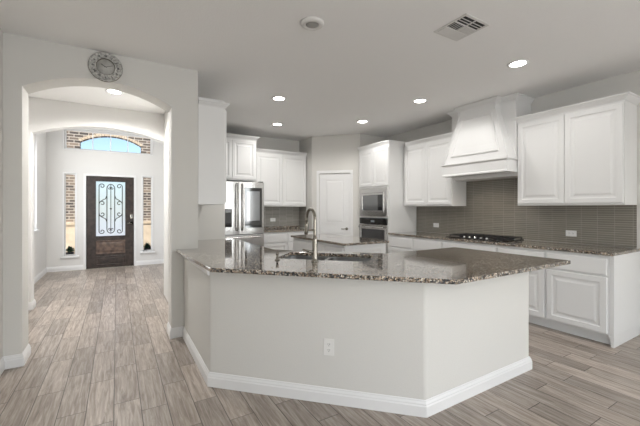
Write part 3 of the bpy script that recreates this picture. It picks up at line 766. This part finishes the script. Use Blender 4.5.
# faucet (u toward right along the bar, v toward the sink)
fa = thing('kitchen_faucet', 'tall brushed nickel gooseneck pull-down faucet behind the sink', 'faucet', (1.364, 2.345, .9145))
MB().lathe([(.030, 0), (.030, .006), (.024, .010), (.0215, .03), (.0205, .16), (.019, .185), (.014, .20)], 24).build('base', 'nickel', fa)
dv = Vector((math.cos(R(84)), math.sin(R(84)), 0))
ar = .085; zt = .335
pts = [(0, 0, .12), (0, 0, .22), (0, 0, zt)] + [tuple(dv * (ar - ar * math.cos(t_)) + Vector((0, 0, zt + ar * math.sin(t_)))) for t_ in [PI * i / 16 for i in range(1, 17)]]
pts.append(tuple(dv * 2 * ar + Vector((0, 0, zt - .03))))
MB().tube(pts, .0125, 14).build('spout', 'nickel', fa)
e = dv * 2 * ar
MB().tube([tuple(e + Vector((0, 0, zt - .02))), tuple(e + dv * .003 + Vector((0, 0, zt - .05))), tuple(e + dv * .01 + Vector((0, 0, zt - .11))), tuple(e + dv * .012 + Vector((0, 0, zt - .13)))], [.013, .016, .018, .015], 14).build('spray_head', 'nickel', fa)
hv = Vector((-.92, .38, 0)).normalized()
MB().tube([(0, 0, .075), tuple(hv * .035 + Vector((0, 0, .078))), tuple(hv * .05 + Vector((0, 0, .085))), tuple(hv * .10 + Vector((0, 0, .098)))], [.012, .012, .009, .006], 12).build('handle', 'nickel', fa)
sd = thing('soap_dispenser', 'small nickel soap dispenser on the bar top left of the faucet', 'soap dispenser', (1.137, 2.572, .9145))
MB().lathe([(.022, 0), (.022, .006), (.011, .010), (.010, .04)], 18).build('base', 'nickel', sd)
MB().lathe([(.008, .04), (.013, .045), (.013, .062), (.001, .064)], 18).tube([(0, 0, .055), tuple(Vector((.012, .024, .053)))], .005, 8).build('pump', 'nickel', sd)

# ------------------------------------------------------------------ outlets
def outlet(label, loc, rz, horiz=False, mt='plate'):
    t = thing('wall_outlet', label, 'outlet', loc, rz)
    w_, h_ = (.115, .072) if horiz else (.072, .115)
    MB().box((-w_ / 2, -.006, -h_ / 2), (w_ / 2, -.0005, h_ / 2)).build('cover_plate', mt, t, bevel=.002)
    for s1 in (-1, 1):
        c_ = (s1 * .02, 0) if horiz else (0, s1 * .02)
        r_ = MB().box((c_[0] - .0155, -.0075, c_[1] - .0155), (c_[0] + .0155, -.006, c_[1] + .0155)).build('socket', mt, t)
        sl = MB()
        for q in (-.006, .006):
            if horiz: sl.box((c_[0] - .005, -.0085, q - .0012), (c_[0] + .004, -.0074, q + .0012))
            else: sl.box((q - .0012, -.0085, c_[1] - .002), (q + .0012, -.0074, c_[1] + .006))
        if horiz: sl.box((c_[0] + .007, -.0085, -.002), (c_[0] + .010, -.0074, .002))
        else: sl.box((-.002, -.0085, c_[1] - .011), (.002, -.0074, c_[1] - .007))
        sl.build('slots', 'dark', r_)
    return t
outlet('white duplex outlet low on the front of the peninsula knee wall', (1.256, 1.965, .385), R(-45))
outlet('white outlet on the tile left of the cooktop', (XR - .008, 3.985, 1.047), RZ, True, 'trim')
outlet('white outlet on the tile under the large right wall cabinet', (XR - .008, 1.95, 1.035), RZ, True, 'trim')
outlet('white outlet on the back wall tile beside the refrigerator', (2.80, YB - .008, 1.10), 0, True, 'trim')

# ------------------------------------------------------------------ wall clock
ck = thing('wall_clock', 'round ornate grey wall clock hung above the archway', 'clock', (-.09, YA, 2.672))
TC = Matrix.Rotation(R(90), 4, 'X')
MB().lathe([(.132, .002), (.137, .008), (.137, .018), (.128, .028), (.118, .024), (.112, .018), (.09, .018), (.084, .024), (.078, .026), (.073, .020), (.073, .002)], 64, TC).build('rim', 'pewter', ck)
MB().lathe([(.074, .003), (.074, .012), (.001, .013)], 48, TC).build('face', 'clockface', ck)
MB().lathe([(.0715, .013), (.0735, .022), (.0765, .0245), (.0775, .021)], 48, TC, cap0=False, cap1=False).build('inner_ring', 'nickel', ck)
MB().lathe([(.134, .002), (.1385, .004), (.1385, .016), (.1365, .019)], 64, TC, cap0=False, cap1=False).build('outer_ring', 'nickel', ck)
rom = [3, 1, 2, 3, 2, 1, 2, 3, 4, 2, 1, 2]
for k in range(12):
    nb = MB()
    for j in range(rom[k]):
        T_ = TC @ Matrix.Rotation(-2 * PI * k / 12 + (j - (rom[k] - 1) / 2) * .07, 4, 'Z')
        nb.box((-.0018, .092, .018), (.0018, .110, .021), T_)
    nb.build('numeral', 'iron', ck)
MB().box((-.002, -.01, .013), (.002, .045, .015), TC @ Matrix.Rotation(R(60), 4, 'Z')).build('hand', 'iron', ck)
MB().box((-.0015, -.012, .015), (.0015, .062, .017), TC @ Matrix.Rotation(R(-70), 4, 'Z')).build('hand', 'iron', ck)

# ------------------------------------------------------------------ ceiling fixtures
first = None
LAB = [((-.026, 4.98), 'recessed ceiling light in the hall seen through the arch', 66),
       ((1.86, 4.154), 'recessed ceiling light nearer of the two above the refrigerator side', 18),
       ((2.41, 5.45), 'small distant recessed ceiling light in front of the refrigerator', 13),
       ((3.57, 4.53), 'recessed ceiling light in front of the oven cabinet and pantry', 13),
       ((3.555, 3.25), 'recessed ceiling light left of the range hood', 12),
       ((3.495, 1.90), 'largest recessed ceiling light, beside the right wall cabinet', 12)]
for (x, y), lb, en in LAB:
    if first is None:
        t = thing('recessed_light', lb, 'ceiling light', (x, y, ZC), 0, 'recessed ceiling lights')
        MB().lathe([(.098, -.001), (.098, -.006), (.086, -.010), (.072, -.006), (.072, -.001)], 40).build('trim_ring', 'trim', t)
        MB().lathe([(.0715, -.002), (.0715, -.005), (.001, -.007)], 36).build('lens', 'lamp', t)
        first = t
    else:
        t = copy_tree(first); t.location = (x, y, ZC); t['label'] = lb
    l = bpy.data.lights.new('recessed_or_fill_lamp', 'SPOT'); l.energy = en; l.color = (1, .98, .95); l.spot_size = R(165); l.spot_blend = .5; l.shadow_soft_size = .07
    lo_ = bpy.data.objects.new('recessed_or_fill_lamp', l); COL.objects.link(lo_); lo_.location = (x, y, ZC - .03)
for x, y in ((.6, -2.2), (2.6, -2.2), (.6, -5), (2.6, -5)):   # unseen fill lights added over the living area behind the camera
    t = copy_tree(first); t.location = (x, y, ZC); t['label'] = 'added unseen recessed light over the living area behind the camera'; t['group'] = 'added fill lights over the living area'
    l = bpy.data.lights.new('recessed_or_fill_lamp', 'SPOT'); l.energy = 15; l.color = (1, .97, .93); l.spot_size = R(160); l.spot_blend = .5; l.shadow_soft_size = .07
    lo_ = bpy.data.objects.new('recessed_or_fill_lamp', l); COL.objects.link(lo_); lo_.location = (x, y, ZC - .03)
t = copy_tree(first); t.location = (-.1, 7.5, 3.55); t['label'] = 'added unseen recessed light high over the entry behind the second arch'  # entry fixture is out of view, added to brighten the foyer
l = bpy.data.lights.new('recessed_or_fill_lamp', 'SPOT'); l.energy = 12; l.color = (1, .95, .88); l.spot_size = R(150); l.spot_blend = .5; l.shadow_soft_size = .07
lo_ = bpy.data.objects.new('recessed_or_fill_lamp', l); COL.objects.link(lo_); lo_.location = (-.1, 7.5, 3.5)
sm = thing('smoke_detector', 'round white smoke detector on the ceiling', 'smoke detector', (1.328, 2.325, ZC))
MB().lathe([(.094, -.001), (.094, -.010), (.088, -.018), (.072, -.024), (.058, -.024), (.054, -.014)], 40).build('housing', 'plastic', sm)
MB().lathe([(.052, -.010), (.050, -.018), (.034, -.024), (.001, -.025)], 32).build('sensor_cap', mat('grey_plastic', (.38, .375, .36), .5), sm)

vt = thing('air_vent', 'square white multi-direction air vent on the ceiling', 'air vent', (2.405, 1.765, ZC))
a = .150
MB().prism(rect(-a, a, -a - .005, a + .005), -.008, -.001, holes=[rect(-a + .022, a - .022, -a + .017, a - .017)]).build('frame', 'vent', vt, bevel=.002)
MB().box((-a + .02, -a + .015, -.0025), (a - .02, a - .015, -.001)).build('backing', 'dark', vt)
cw = (a - .022) * 2; ch = (a - .017) * 2
b = MB(); b.box((-.004, -a + .017, -.010), (.004, a - .017, -.002))
for k in (1, 2): yv = -a + .017 + ch * k / 3; b.box((-a + .022, yv - .004, -.010), (a - .022, yv + .004, -.002))
b.build('dividers', 'vent', vt)
for ci in range(2):
    for ri in range(3):
        x0 = -a + .022 + ci * cw / 2 + .004; x1 = x0 + cw / 2 - .008
        y0 = -a + .017 + ri * ch / 3 + .004; y1 = y0 + ch / 3 - .008
        b = MB()
        if ri == 0:
            for q in range(2): yq = y0 + (y1 - y0) * (q + 1) / 3; b.box((x0, -.0035, -.0008), (x1, .0035, .0008), Matrix.Translation((0, yq, -.006)) @ Matrix.Rotation(R(0), 4, 'X'))
        elif ri == 2:
            for q in range(5): yq = y0 + (y1 - y0) * (q + .5) / 5; b.box((x0, -.009, -.001), (x1, .009, .001), Matrix.Translation((0, yq, -.007)) @ Matrix.Rotation(R(-20), 4, 'X'))
        else:
            for q in range(5): xq = x0 + (x1 - x0) * (q + .5) / 5; b.box((-(.002 if ci == 0 else .007), y0, -.0008), ((.002 if ci == 0 else .007), y1, .0008), Matrix.Translation((xq, 0, -.006)) @ Matrix.Rotation(R(20), 4, 'Y'))
        b.build('louvres', 'vent', vt)
